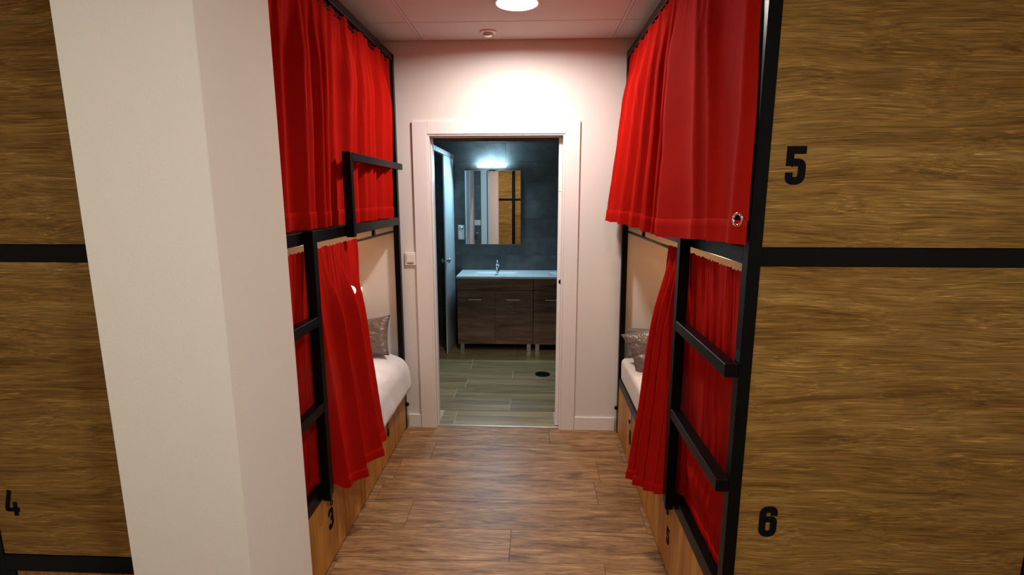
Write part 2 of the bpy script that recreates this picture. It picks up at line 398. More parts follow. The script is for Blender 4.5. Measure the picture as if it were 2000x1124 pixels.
# ------------------------------------------------------------------ bunk beds
T = 0.036      # steel tube
def bunk(name, label, xin, side, yf, yb, full=True, nums=None, lean=0.0, rod=True, group=None, zm=1.455, wd=0.93):
    """xin: corridor face; side: +1 when the bed extends to +x; yf / yb: the two ends"""
    s = side; xo = xin + s * wd
    X = lambda d0, d1: (min(xin + s * d0, xin + s * d1), max(xin + s * d0, xin + s * d1))
    t = thing(name, label, 'bunk bed', ((xin + xo) / 2, (yf + yb) / 2, 0), group)
    def post(d0, y0, y1, ln=0.0):
        a, b = X(d0, d0 + T); m = MB(); l = ln
        m.hexa([(a, y0, 0), (b, y0, 0), (b, y1, 0), (a, y1, 0)], [(a + l, y0, 2.528), (b + l, y0, 2.528), (b + l, y1, 2.528), (a + l, y1, 2.528)])
        return m.build('post', 'black', t)
    f = 1 if yb > yf else -1
    Y = lambda d0, d1: (min(yf + f * d0, yf + f * d1), max(yf + f * d0, yf + f * d1))
    Ly = abs(yb - yf)
    for d in (0, wd - T):
        post(d, *Y(0, T)); post(d, *Y(Ly - T, Ly), lean if d == 0 else 0)
    # side rails
    for d in (0, wd - T):
        ld = lean if d == 0 else 0
        MB().box(*[q + ld for q in X(d, d + T)], *Y(T, Ly), 2.486, 2.528, 0.002).build('top_rail', 'black', t)
        MB().box(*X(d, d + T), *Y(T, Ly - T), zm, zm + 0.05, 0.002).build('middle_rail', 'black', t)
        MB().box(*X(d, d + T), *Y(T, Ly - T), 0.355, 0.413, 0.002).build('lower_rail', 'black', t)
    # end beams and wooden end panels (front end)
    for z0, z1 in ((0.417, 0.476), (zm, zm + 0.05), (2.486, 2.528)):
        for e in (0, Ly - T):
            MB().box(*X(T, wd - T), *Y(e, e + T), z0, z1, 0.001).build('end_beam', 'black', t)
    for z0, z1, num in ((0.478, zm - 0.002, (nums or [None, None])[1]), (zm + 0.052, 2.484, (nums or [None, None])[0])):
        p = MB().box(*X(T + 0.001, wd - T - 0.001), *Y(0.004, 0.022), z0, z1).build('end_panel', 'panel', t)
        if num:
            d, px, pz, sz = num
            number(d, p, (px, yf + f * 0.004, pz), (1 if f > 0 else -1, 0, 0), (0, 0, 1), (0, -f, 0), sz)
    MB().box(*X(T + 0.001, wd - 0.069), *Y(0.004, 0.022), 0.012, 0.415).build('plinth_panel', 'plinth', t)
    # boards that carry the mattresses
    for z in (0.375, zm + 0.010):
        MB().box(*X(T + 0.001, wd - T - 0.001), *Y(T + 0.001, Ly - T - 0.001), z, z + 0.018).build('bed_base', 'board', t)
    if rod:
        xr = xin + s * 0.024
        MB().tube([(xr, yf + f * (T + 0.001), 1.414), (xr, yb - f * (T + 0.001), 1.414)], 0.0075, 10).build('curtain_rod', 'black', t, True)
        for yy in (yf + f * 1.49,):
            MB().box(xr - 0.008, xr + 0.008, yy - 0.012, yy + 0.012, 1.420, 1.456, 0.002).build('rod_bracket', 'black', t)
        MB().tube([(xr + lean, yf + f * (T + 0.001), 2.468), (xr + lean, yb - f * (T + 0.001), 2.468)], 0.0075, 10).build('curtain_rod', 'black', t, True)
    if full:
        MB().lathe([(0.013, 0.0), (0.013, 0.012), (0.008, 0.018), (0, 0.018)], (0, 0, 0), 'x', 16).shift(xin - s * 0.0005, yb - f * 0.012, 0.178, -s).build('bolt', 'black', t, True)
        MB().box(*X(wd - 0.068, wd), *Y(-0.0, T), 0.0, 0.416, 0.001).build('corner_foot', 'black', t)
        # ladder on the corridor side: stile with rungs
        st = MB().box(*X(-0.040, -0.0005), yf + 0.522, yf + 0.562, 0.375, 1.512, 0.002).build('ladder_stile', 'black', t)
        for zt in (1.168, 0.805):
            MB().box(*X(-0.040, -0.0005), yf, yf + 0.5215, zt - 0.040, zt, 0.002).build('rung', 'black', st)
        MB().box(*X(-0.036, -0.004), yf + 0.528, yf + 0.556, 0.352, 0.3745, 0.003).build('stile_foot', 'black', st)
    return t

def drawer(label, xf, side, y0, y1, num=None, sz=0.095, numz=0.175, numy=None):
    s = side
    X = lambda d0, d1: (min(xf + s * d0, xf + s * d1), max(xf + s * d0, xf + s * d1))
    t = thing('under_bed_drawer', label, 'drawer', (xf + s * 0.4, (y0 + y1) / 2, 0), 'drawers under the bunks')
    fp = MB().box(*X(0.002, 0.020), y0 + 0.0015, y1 - 0.0015, 0.012, 0.352, 0.0008).build('front_panel', 'drawer', t)
    MB().box(*X(0.0205, 0.80), y0 + 0.02, y0 + 0.035, 0.02, 0.33).box(*X(0.0205, 0.80), y1 - 0.035, y1 - 0.02, 0.02, 0.33).box(*X(0.79, 0.805), y0 + 0.02, y1 - 0.02, 0.02, 0.33).box(*X(0.0205, 0.80), y0 + 0.02, y1 - 0.02, 0.02, 0.03).build('box', 'board', t)
    for gy in (y0 + 0.03, y1 - 0.06): MB().box(*X(0.012, 0.78), gy, gy + 0.03, 0.0, 0.0115).build('glide', 'black', t)
    ym = numy if numy is not None else (y0 + y1) / 2
    if num:
        rt = (0, 1, 0) if s < 0 else (0, -1, 0)
        number(num, fp, (xf + s * 0.002, ym - rt[1] * sz * 0.26, numz - sz / 2), rt, (0, 0, 1), (-s, 0, 0), sz)
    # hasp with a small padlock ring
    h = MB().box(*X(-0.002, 0.0018), ym - 0.010, ym + 0.010, 0.300, 0.350, 0.0008).build('hasp', 'steel', t)
    pts = [(xf - s * 0.006, ym + 0.011 * math.cos(a), 0.296 + 0.012 * math.sin(a)) for a in [2 * math.pi * k / 12 for k in range(13)]]
    MB().tube(pts, 0.0025, 6).build('ring', 'black', h, True)
    return t

# ------------------------------------------------------------------ curtains
def curtain(label, seed, path_top, path_bot, nfold, amp, out, hem=0.07, head=0.055, nu=240, nv=64, extra=None, ridges=None, bulge=None, headamp=0.006, group=None, phase=0.03, ampf=None, env0=0.22):
    """path_top(u), path_bot(u) -> (x, y, z) along the rod and along the hem; out: +1/-1 direction into the corridor"""
    rnd = random.Random(seed)
    F = ridges or []
    if not ridges:
        for i in range(nfold):
            c = (i + 0.5 + rnd.uniform(-0.3, 0.3)) / nfold
            F.append((c + rnd.uniform(-phase, phase) / nfold * 2, c + rnd.uniform(-phase, phase), rnd.uniform(0.22, 0.42) / nfold, rnd.uniform(0.30, 0.75) / nfold, rnd.uniform(0.5, 1.15)))
    def disp(u, v):
        env = (env0 + (1 - env0) * sstep(0.0, 0.32, v)) * (ampf(u, v) if ampf else 1.0); d = 0
        for (ct, cb, w1, w2, a) in F:
            c = lerp(ct, cb, v); x = u - c; w_ = w1 if x < 0 else w2
            w_ *= (0.75 + 0.35 * v)
            d += a * math.exp(-(abs(x) / w_) ** 1.3)
        d = amp * env * (d - 0.45)
        h = sum(math.sin(u * nfold * q * 6.283 * 1.9 + seed * q) for q in (1, 1.73, 2.31)) / 3
        d += headamp * h * (1 - sstep(0.02, 0.30, v)) * (0.6 + 0.4 * math.sin(u * 41 + seed))
        d += 0.004 * noise.noise(Vector((u * 9, v * 4, seed))) * min(1, v * 3)
        return d
    P = []
    L = abs(path_top(0.5)[2] - path_bot(0.5)[2])
    vsr = [0, 0.012, head / L * 0.5, head / L] + [lerp(head / L, 1 - hem / L, k / nv) for k in range(1, nv)] + [1 - hem / L, 1 - (hem - 0.004) / L, 1 - hem / L * 0.66, 1 - hem / L * 0.33, 1]
    for v in vsr:
        row = []
        for i in range(nu + 1):
            u = i / nu
            a, b = path_top(u), path_bot(u); e = v if extra is None else extra(u, v)
            x = lerp(a[0], b[0], e); y = lerp(a[1], b[1], v); z = lerp(a[2], b[2], v)
            if v == 0: z += 0.003 * math.sin(u * nfold * 16 + seed)
            d = disp(u, v) + (bulge(u, v) if bulge else 0)
            y += 0.35 * amp * math.sin(u * 23 + v * 2 + seed) * v * 0.5
            row.append((x + out * d, y, z))
        P.append(row)
    c0 = path_bot(0.5)
    def piece(nm, r0, r1, parent, th, lift=0.0):
        m = MB(); n = nu + 1; rows = P[r0:r1 + 1]
        if lift: rows = [rows[0]] + [[(p[0] + out * lift, p[1], p[2]) for p in row] for row in rows[1:]]
        for row in rows: m.v += row
        for i in range(len(rows) - 1):
            for k in range(nu): m.f.append((i * n + k, i * n + k + 1, (i + 1) * n + k + 1, (i + 1) * n + k))
        o = m.build(nm, 'red', parent, True)
        md = o.modifiers.new('thickness', 'SOLIDIFY'); md.thickness = th; md.offset = 0; md.use_rim = False
        return o
    nr = len(vsr) - 1
    t = thing('bed_curtain', label, 'curtain', tuple((a + b) / 2 for a, b in zip(path_top(0.5), c0)), group)
    piece('cloth_panel', 3, nr - 4, t, 0.0016)
    piece('gathered_header', 0, 3, t, 0.0018)
    piece('hem', nr - 4, nr, t, 0.0018, 0.0035)
    return t, P

# ------------------------------------------------------------------ bedding
def soft_box(name, x0, x1, y0, y1, z0, z1, r, mat, parent=None, seed=0, wob=0.006, edge=None, nx=30, ny=60, nz=8):
    m = MB(); bm = bmesh.new(); bmesh.ops.create_cube(bm, size=1)
    for vv in bm.verts: vv.co = Vector((lerp(x0, x1, vv.co.x + .5), lerp(y0, y1, vv.co.y + .5), lerp(z0, z1, vv.co.z + .5)))
    bmesh.ops.bevel(bm, geom=bm.edges[:], offset=r, segments=5, affect='EDGES', profile=0.5)
    for ax, lo, hi, n in ((0, x0, x1, nx), (1, y0, y1, ny), (2, z0, z1, nz)):
        for k in range(1, n):
            c = Vector((0, 0, 0)); c[ax] = lerp(lo, hi, k / n); nn = Vector((0, 0, 0)); nn[ax] = 1
            bmesh.ops.bisect_plane(bm, geom=bm.verts[:] + bm.edges[:] + bm.faces[:], plane_co=c, plane_no=nn)
    bm.normal_update()
    for vv in bm.verts:
        d = noise.fractal(Vector((vv.co.x * 5, vv.co.y * 5, vv.co.z * 5 + seed)), 1.0, 2.0, 3)
        k = sstep(z0, z0 + 0.05, vv.co.z)
        vv.co += vv.normal * d * wob * k
        if edge: vv.co = edge(vv.co)
    bm.verts.index_update()
    m.add([vv.co for vv in bm.verts], [[vv.index for vv in f.verts] for f in bm.faces]); bm.free()
    return m.build(name, mat, parent, True)
def pillow(label, cat, loc, rot, w, h, t, mat, seed=0, group=None):
    m = MB(); n = 26; V = []
    for sgn in (1, -1):
        for i in range(n + 1):
            for k in range(n + 1):
                u, v = 2 * i / n - 1, 2 * k / n - 1
                pin = 1 - 0.10 * (1 - u * u) * abs(v) ** 3; pin2 = 1 - 0.10 * (1 - v * v) * abs(u) ** 3
                th = max(0, (1 - u ** 4) * (1 - v ** 4)) ** 0.55
                wr = noise.noise(Vector((u * 2.2, v * 2.2, seed + sgn))) * 0.22 + noise.noise(Vector((u * 6 + v * 4, v * 2 - u * 2, seed))) * 0.16 + abs(noise.noise(Vector((u * 9 - v * 5, v * 3, seed + 4)))) * 0.12
                V.append((u * w / 2 * pin2, v * h / 2 * pin, sgn * t / 2 * th * (1 + wr)))
    Fs = []; N2 = (n + 1) ** 2
    for sgn in (0, 1):
        for i in range(n):
            for k in range(n):
                a = sgn * N2 + i * (n + 1) + k; q = (a, a + 1, a + n + 2, a + n + 1)
                Fs.append(q if sgn else q[::-1])
    m.add(V, Fs)
    me = m.mesh('cushion', mat, True)
    bm = bmesh.new(); bm.from_mesh(me); bmesh.ops.remove_doubles(bm, verts=bm.verts[:], dist=1e-5); bmesh.ops.recalc_face_normals(bm, faces=bm.faces[:]); bm.to_mesh(me); bm.free()
    o = link('cushion', me, None, loc); o.rotation_euler = (Matrix.Rotation(rot[2], 3, 'Z') @ Matrix.Rotation(rot[0], 3, 'X') @ Matrix.Rotation(rot[1], 3, 'Z')).to_euler()
    tag(o, label, cat, group)
    # piped seam round the edge
    pts = []
    for e in range(4):
        for k in range(n):
            q = 2 * k / n - 1
            u, v = [(q, -1), (1, q), (-q, 1), (-1, -q)][e]
            pin = 1 - 0.10 * (1 - u * u) * abs(v) ** 3; pin2 = 1 - 0.10 * (1 - v * v) * abs(u) ** 3
            pts.append((u * w / 2 * pin2, v * h / 2 * pin, 0))
    pts.append(pts[0])
    sm = MB().tube(pts, 0.0022, 6).mesh('seam', mat, True)
    s2 = bpy.data.objects.new('seam', sm); COL.objects.link(s2); s2.parent = o
    return o
def reading_lamp(label, x, y, z):
    """wall spot lamp on the end wall: round plate, short arm, cylindrical head facing the bed"""
    t = thing('reading_lamp', label, 'lamp', (x, y, z))
    MB().lathe([(0, 0), (0.034, 0), (0.036, -0.004), (0.032, -0.014), (0, -0.016)], (x, y - 0.0005, z + 0.02), 'y', 24).build('wall_plate', 'plastic', t, True)
    MB().tube([(x, y - 0.016, z + 0.02), (x, y - 0.030, z + 0.018), (x, y - 0.043, z + 0.006)], 0.007, 8).build('arm', 'plastic', t, True)
    MB().lathe([(0.012, -0.040), (0.034, -0.048), (0.036, -0.110), (0.0335, -0.110), (0.032, -0.098), (0.010, -0.060), (0.012, -0.040)], (x, y, z), 'y', 28).build('head', 'plastic', t, True)
    MB().lathe([(0, -0.101), (0.020, -0.100), (0.0310, -0.0985), (0.0310, -0.096), (0, -0.096)], (x, y, z), 'y', 28).build('lens', 'bulb', t, True)
    ld = bpy.data.lights.new('bulb_light', 'SPOT'); ld.energy = P_READ; ld.color = C_READ; ld.shadow_soft_size = 0.025; ld.spot_size = R(110); ld.spot_blend = 0.7
    lo = bpy.data.objects.new('bulb_light', ld); COL.objects.link(lo); lo.parent = t; lo.location = (0, -0.125, 0); lo.rotation_euler = (R(128), 0, R(180))
    return t

# ================================================================== build
room()
ceiling_lamp(0, 'round recessed ceiling light shining above the corridor', P_CORRIDOR, C_CORRIDOR, 'recessed ceiling lights')
ceiling_lamp(1, 'round recessed ceiling light above the right bunk end, out of view behind the camera', P_ROOM[0], C_ROOM, 'recessed ceiling lights')
ceiling_lamp(2, 'unseen ceiling light added to brighten the pillar front and the left end panel', P_ROOM[1], C_ROOM, 'recessed ceiling lights')  # added lamp out of view, lifts the pillar front and left end panel
# detector on the ceiling
t = thing('smoke_detector', 'small round white detector on the ceiling above the door', 'detector', (-0.282, 3.267, ZC))
MB().lathe([(0, -0.0005), (0.050, -0.0005), (0.050, -0.006), (0.034, -0.010), (0, -0.010)], (-0.282, 3.267, ZC), 'z', 28).build('base', 'plastic', t, True)
MB().lathe([(0.030, -0.0102), (0.030, -0.020), (0.022, -0.030), (0, -0.032)], (-0.282, 3.267, ZC), 'z', 28).build('sensor_head', 'steel', t, True)

# door frame
def door_frame():
    o = MB().box(-0.797, -0.700, WB - 0.016, WB - 0.0005, 0, 2.122, 0.002).build('door_1', 'trim', None)
    o['kind'] = 'structure'; o['label'] = 'white door frame of the bathroom pocket door'
    o.name = 'door_1'
    MB().box(0.200, 0.295, WB - 0.016, WB - 0.0005, 0, 2.122, 0.002).build('architrave', 'trim', o)
    MB().box(-0.6995, 0.1995, WB - 0.016, WB - 0.0005, 2.040, 2.122, 0.002).build('head_architrave', 'trim', o)
    # linings in the opening, split by the pocket slot
    for a, b in ((WB - 0.010, WB + 0.045), (WB + 0.075, WB + WT + 0.012)):
        MB().box(-0.6995, -0.686, a, b, 0.0, 2.030, 0.0015).build('jamb_lining', 'trim', o)
        MB().box(0.186, 0.1995, a, b, 0.0, 2.030, 0.0015).build('jamb_lining', 'trim', o)
        MB().box(-0.6995, 0.1995, a, b, 2.030, 2.0395, 0.0015).build('head_lining', 'trim', o)
    MB().box(-0.6995, -0.680, WB + 0.0455, WB + 0.0745, 0, 2.03, 0.001).build('closing_strip', 'trim', o)
    # bathroom side architrave
    MB().box(-0.80, -0.712, WB + WT + 0.0205, WB + WT + 0.034, 0, 2.122, 0.002).build('architrave', 'trim', o)
    MB().box(0.200, 0.295, WB + WT + 0.0205, WB + WT + 0.034, 0, 2.122, 0.002).build('architrave', 'trim', o)
    MB().box(-0.7115, 0.1995, WB + WT + 0.0205, WB + WT + 0.034, 2.045, 2.122, 0.002).build('head_architrave', 'trim', o)
    # leaf pushed into the wall, its edge shows
    leaf = MB()
    for z0, z1 in ((0.008, 0.4135), (0.4165, 0.8365), (0.8395, 1.2465), (1.2495, 1.6705), (1.6735, 2.020)):
        leaf.box(0.163, 0.1995, WB + 0.047, WB + 0.073, z0, z1, 0.001)
    leaf.box(0.165, 0.1995, WB + 0.049, WB + 0.071, 0.008, 2.02)
    lf = leaf.build('door_leaf', 'trim', o)
    MB().lathe([(0, 0.0), (0.0165, 0.0), (0.018, 0.0012), (0, 0.0012)], (0.1905, WB + 0.0457, 1.062), 'y', 24).build('finger_pull', 'black', lf)
    MB().box(-0.70, 0.20, WB + 0.024, WB + 0.034, -0.014, 0.0022, 0.001).build('threshold', 'steel', o)
door_frame()
# light switch beside the door
t = thing('light_switch', 'white square light switch on the wall left of the door', 'switch', (-0.832, WB, 1.222))
MB().box(-0.874, -0.7985, WB - 0.012, WB - 0.0005, 1.178, 1.268, 0.003).build('plate', 'plastic', t)
MB().box(-0.862, -0.812, WB - 0.0165, WB - 0.0125, 1.200, 1.256, 0.0015).build('rocker', 'plastic', t)
MB().box(-0.858, -0.816, WB - 0.0135, WB - 0.0122, 1.188, 1.194).build('label_slot', 'steel', t)

# ---- bathroom
BY = 5.74; BX0, BX1 = -2.0, 1.3; BZ = 2.45; B0 = WB + WT
def bathroom():
    f = MB().box(BX0, BX1, WB + 0.034, BY + 0.1, -0.12, -0.0012).build('floor_bathroom', 'grout', None)
    f['kind'] = 'structure'; f['label'] = 'wood-look tile floor of the bathroom with pale joints'
    rows = [(3.474, 3.735), (3.735, 3.972), (3.972, 4.209), (4.209, 4.446), (4.446, 4.683), (4.683, 4.92), (4.92, 5.157), (5.157, 5.394), (5.394, 5.631), (5.631, 5.74)]
    ends = [-0.578, -0.180, 0.55, -0.588, -0.185, 0.60, -0.612, -0.19, -0.6, -0.2]
    g = 0.0022; meshes = {}
    for (y0, y1), e in zip(rows, ends):
        x = e - 2.4
        while x < BX1:
            a, b = max(x, BX0 if y0 > B0 - 0.01 else -0.6855), min(x + 1.2, BX1 if y0 > B0 - 0.01 else 0.162)
            if b - a > 0.03:
                k = (round(b - a, 3), round(y1 - y0, 3))
                if k not in meshes: meshes[k] = MB().box(-(b - a) / 2 + g, (b - a) / 2 - g, -(y1 - y0) / 2 + g, (y1 - y0) / 2 - g, -0.0012, 0.0006).mesh('tile', 'btile')
                link('tile', meshes[k], f, ((a + b) / 2, (y0 + y1) / 2, 0))
            x += 1.2
    # tiled walls
    def tiled(name, label, org, u, n, length, skip=None, z1=BZ, off=0.0, core=None):
        """org: base corner on the wall face, u: direction along the wall, n: out of the wall"""
        u, n, org = Vector(u), Vector(n), Vector(org)
        m = MB()
        o = core.build(name, 'dgrout', None); o['kind'] = 'structure'; o['label'] = label
        zs = [0.0]; z = 0.175
        while z < z1: zs.append(z); z += 0.2035
        zs.append(z1); meshes = {}
        for r in range(len(zs) - 1):
            x = -1.2 + off + (0.6 if r % 2 else 0.0)
            while x < length:
                a, b = max(0, x), min(length, x + 1.2)
                segs = [(a, b)]
                if skip:
                    segs = []
                    for (p, q) in ((a, min(b, skip[0])), (max(a, skip[1]), b)):
                        if q - p > 0.03: segs.append((p, q))
                    if zs[r] >= skip[2]: segs = [(a, b)]
                for p, q in segs:
                    if q - p < 0.02: continue
                    dz = zs[r + 1] - zs[r]; k = (round(q - p, 3), round(dz, 3))
                    if k not in meshes:
                        hl, hz = (q - p) / 2 - 0.0009, dz / 2 - 0.0009
                        V = []
                        for d in (0.0003, 0.008):
                            for (sx, sz) in ((-1, -1), (1, -1), (1, 1), (-1, 1)): V.append(u * sx * hl + Vector((0, 0, sz * hz)) + n * d)
                        meshes[k] = MB().hexa(V[:4], V[4:]).mesh('tile', 'slate')
                    link('tile', meshes[k], o, org + u * (p + q) / 2 + Vector((0, 0, (zs[r] + zs[r + 1]) / 2)))
                x += 1.2
        return o
    tiled('wall_bathroom_back', 'dark slate tiled wall behind the washbasins', (BX0, BY, 0), (1, 0, 0), (0, -1, 0), BX1 - BX0, off=0.49, core=MB().box(BX0, BX1, BY, BY + 0.1, 0, BZ))
    tiled('wall_bathroom_left', 'dark slate tiled side wall of the cubicles', (BX0, B0, 0), (0, 1, 0), (1, 0, 0), BY - B0, off=0.2, core=MB().box(BX0 - 0.1, BX0, B0, BY + 0.1, 0, BZ))
    tiled('wall_bathroom_right', 'dark slate tiled wall at the far right of the bathroom', (BX1, B0, 0), (0, 1, 0), (-1, 0, 0), BY - B0, off=0.4, core=MB().box(BX1, BX1 + 0.1, B0, BY + 0.1, 0, BZ))
    core = MB().box(BX0, -0.70, B0 + 0.0005, B0 + 0.012, 0, BZ).box(0.20, BX1, B0 + 0.0005, B0 + 0.012, 0, BZ).box(-0.70, 0.20, B0 + 0.0005, B0 + 0.012, 2.05, BZ)
    tiled('wall_bathroom_front', 'dark slate tiled bathroom wall beside the door, seen in the mirror', (BX0, B0 + 0.012, 0), (1, 0, 0), (0, 1, 0), BX1 - BX0, skip=(1.30, 2.20, 1.99), off=0.1, core=core)
    struct('ceiling_bathroom', MB().box(BX0, BX1, B0, BY + 0.1, BZ, BZ + 0.1), 'ceil', 'plain bathroom ceiling')
    # floor drain
    d = thing('floor_drain', 'round dark metal drain in the bathroom floor', 'drain', (0.092, 4.575, 0.0006))
    MB().lathe([(0.0, 0.0), (0.068, 0.0), (0.070, 0.0035), (0.058, 0.0042), (0.056, 0.002), (0, 0.002)], (0.092, 4.575, 0.0008), 'z', 32).build('ring', 'black', d, True)
    gr = MB()
    for k in range(-4, 5):
        w_ = math.sqrt(0.054 ** 2 - (k * 0.012) ** 2); gr.box(0.092 - w_, 0.092 + w_, 4.575 + k * 0.012 - 0.0045, 4.575 + k * 0.012 + 0.0045, 0.0031, 0.0050)
    gr.build('grate', 'black', d)
bathroom()
# glass cubicle partition
XG = -0.895
t = thing('glass_partition', 'frosted glass cubicle panel reaching to the slate wall beside the washbasin', 'partition', (XG, 5.4, 0))
MB().box(XG - 0.006, XG + 0.006, 5.13, BY - 0.010, 0.010, 2.038, 0.002).build('pane', 'frost', t)
MB().box(XG - 0.018, XG + 0.018, 4.66, BY - 0.010, 2.040, 2.085, 0.003).build('head_rail', 'steel', t)
for sg in (1, -1):
    k = MB().lathe([(0.010, 0.0), (0.010, 0.018), (0.024, 0.022), (0.026, 0.034), (0.020, 0.042), (0, 0.044)], (0, 0, 0), 'x', 20)
    k.v = [(XG + sg * (0.0065 + p[0]), 5.17 + p[1], 0.99 + p[2]) for p in k.v]
    k.build('knob', 'steel', t, True)
MB().box(XG - 0.012, XG + 0.012, 5.25, 5.29, 0.0006, 0.0098).box(XG - 0.012, XG + 0.012, 5.60, 5.64, 0.0006, 0.0098).build('foot', 'steel', t)
t = thing('glass_partition', 'frosted glass cubicle panel nearest the white door, seen in the mirror', 'partition', (XG, 4.4, 0))
MB().box(XG - 0.006, XG + 0.006, 4.27, 4.65, 0.010, 2.038, 0.002).build('pane', 'frost', t)
MB().box(XG - 0.018, XG + 0.018, 4.22, 4.655, 2.040, 2.085, 0.003).build('head_rail', 'steel', t)
MB().box(XG - 0.012, XG + 0.012, 4.30, 4.34, 0.0006, 0.0098).box(XG - 0.012, XG + 0.012, 4.55, 4.59, 0.0006, 0.0098).build('foot', 'steel', t)
t = thing('cubicle_door', 'white cubicle door with a lever handle, seen in the mirror', 'door', (XG - 0.02, 3.9, 0))
MB().box(XG - 0.035, XG + 0.0, 3.64, 4.19, 0.006, 2.05, 0.002).build('leaf', 'door', t)
h = MB().box(XG + 0.0003, XG + 0.007, 3.70, 3.74, 1.00, 1.16, 0.002).build('lock_plate', 'steel', t)
MB().tube([(XG + 0.0075, 3.72, 1.10), (XG + 0.05, 3.72, 1.10), (XG + 0.055, 3.735, 1.10), (XG + 0.055, 3.83, 1.10)], 0.008, 10).build('lever', 'steel', h, True)

def vanity(label, blabel, flabel, x0, full=True):
    x1 = x0 + 0.80; yf, yb = 5.26, BY - 0.0095; z0, z1 = 0.086, 0.795
    t = thing('vanity_unit', label, 'vanity', ((x0 + x1) / 2, (yf + yb) / 2, 0), 'walnut vanity units')
    MB().box(x0, x1, yf + 0.02, yb, z0, z1, 0.001).build('body', 'walnut', t)
    MB().box(x0 + 0.001, x1 - 0.001, yf, yf + 0.0195, 0.668, z1 - 0.003, 0.001).build('false_front', 'walnut', t)
    for k in range(2):
        a = x0 + 0.001 + k * 0.3995
        d = MB().box(a, a + 0.3975, yf, yf + 0.0195, z0, 0.664, 0.001).build('cabinet_door', 'walnut', t)
        c = a + 0.19
        MB().box(c - 0.07, c + 0.07, yf - 0.026, yf - 0.018, 0.566, 0.576, 0.002).box(c - 0.062, c - 0.052, yf - 0.019, yf - 0.0003, 0.567, 0.575).box(c + 0.052, c + 0.062, yf - 0.019, yf - 0.0003, 0.567, 0.575).build('bar_handle', 'steel', d)
    for a in (x0 + 0.022, x1 - 0.066):
        for y in (yf + 0.022, yb - 0.06):
            MB().box(a, a + 0.044, y, y + 0.04, 0.0007, z0 - 0.0003, 0.002).build('leg', 'steel', t)
    # basin top
    bx0, bx1, by0, by1 = x0 - 0.006, x1 - 0.004, yf - 0.012, yb
    zt, zb = 0.816, 0.7955
    b = thing('washbasin', blabel, 'washbasin', ((bx0 + bx1) / 2, (by0 + by1) / 2, zb), 'ceramic washbasins')
    cx = (x0 + x1) / 2
    ins = [(cx - 0.24, by0 + 0.055), (cx + 0.24, by0 + 0.055), (cx + 0.24, by1 - 0.135), (cx - 0.24, by1 - 0.135)]
    low = [(cx - 0.19, by0 + 0.10), (cx + 0.19, by0 + 0.10), (cx + 0.19, by1 - 0.17), (cx - 0.19, by1 - 0.17)]
    out = [(bx0, by0), (bx1, by0), (bx1, by1), (bx0, by1)]
    V = [(x, y, zt) for x, y in out] + [(x, y, zt) for x, y in ins] + [(x, y, zt - 0.012) for x, y in low] + [(x, y, zb) for x, y in out]
    Fs = []
    for k in range(4):
        k2 = (k + 1) % 4
        Fs += [(k, k2, 4 + k2, 4 + k), (4 + k, 4 + k2, 8 + k2, 8 + k), (12 + k, 12 + k2, k2, k)]
    Fs += [(8, 9, 10, 11), (15, 14, 13, 12)]
    MB().add(V, Fs).build('basin_top', 'ceramic', b)
    MB().lathe([(0, 0), (0.020, 0), (0.020, 0.002), (0.014, 0.004), (0, 0.004)], (cx, (low[0][1] + low[2][1]) / 2, zt - 0.0118), 'z', 20).build('drain_plug', 'black', b, True)
    fy = by1 - 0.075
    fc = thing('faucet', flabel, 'faucet', (cx, fy, zt), 'chrome basin faucets')
    MB().lathe([(0.026, 0.0005), (0.026, 0.006), (0.020, 0.012), (0.019, 0.070), (0.022, 0.076), (0.022, 0.086), (0, 0.090)], (cx, fy, zt), 'z', 24).build('body', 'chrome', fc, True)
    MB().tube([(cx, fy - 0.012, zt + 0.048), (cx, fy - 0.06, zt + 0.058), (cx, fy - 0.10, zt + 0.052), (cx, fy - 0.112, zt + 0.040)], [0.013, 0.012, 0.011, 0.010], 12).build('spout', 'chrome', fc, True)
    MB().tube([(cx, fy, zt + 0.088), (cx, fy + 0.004, zt + 0.104), (cx, fy - 0.05, zt + 0.124)], [0.012, 0.012, 0.007], 10).build('lever', 'chrome', fc, True)
vanity('walnut vanity unit with two bar-handled doors under the mirror', 'white ceramic washbasin under the mirror', 'small chrome faucet on the basin under the mirror', -0.800)
vanity('second walnut vanity unit partly hidden by the door frame', 'second white ceramic washbasin partly hidden by the door frame', 'chrome faucet on the second basin, hidden by the door frame', 0.003)
# mirror and its lamp
t = thing('wall_mirror', 'rectangular mirror on the slate wall above the basin', 'mirror', (-0.46, BY - 0.02, 1.1))
MB().box(-0.768, -0.145, BY - 0.026, BY - 0.0085, 1.110, 1.917, 0.001).build('backing', 'steel', t)
MB().box(-0.766, -0.147, BY - 0.030, BY - 0.0265, 1.112, 1.915).build('glass', 'mirror', t)
t = thing('mirror_lamp', 'short white LED bar lamp glowing above the bathroom mirror', 'lamp', (-0.46, BY - 0.03, 1.93))
MB().box(-0.50, -0.42, BY - 0.075, BY - 0.0085, 1.925, 1.936, 0.002).build('bracket', 'chrome', t)
MB().box(-0.612, -0.306, BY - 0.105, BY - 0.080, 1.946, 1.974, 0.003).build('light_bar', 'led', t)
MB().box(-0.47, -0.45, BY - 0.098, BY - 0.076, 1.9365, 1.9455, 0.001).build('clip', 'chrome', t)
ld = bpy.data.lights.new('led_light', 'AREA'); ld.shape = 'RECTANGLE'; ld.size = 0.30; ld.size_y = 0.03; ld.energy = P_MIRROR; ld.color = C_MIRROR
lo = bpy.data.objects.new('led_light', ld); COL.objects.link(lo); lo.parent = t; lo.location = (0, -0.09, 0.012); lo.rotation_euler = (R(-55), 0, 0)
ld2 = bpy.data.lights.new('led_light', 'AREA'); ld2.shape = 'RECTANGLE'; ld2.size = 0.30; ld2.size_y = 0.02; ld2.energy = P_MIRROR * 0.30; ld2.color = C_MIRROR
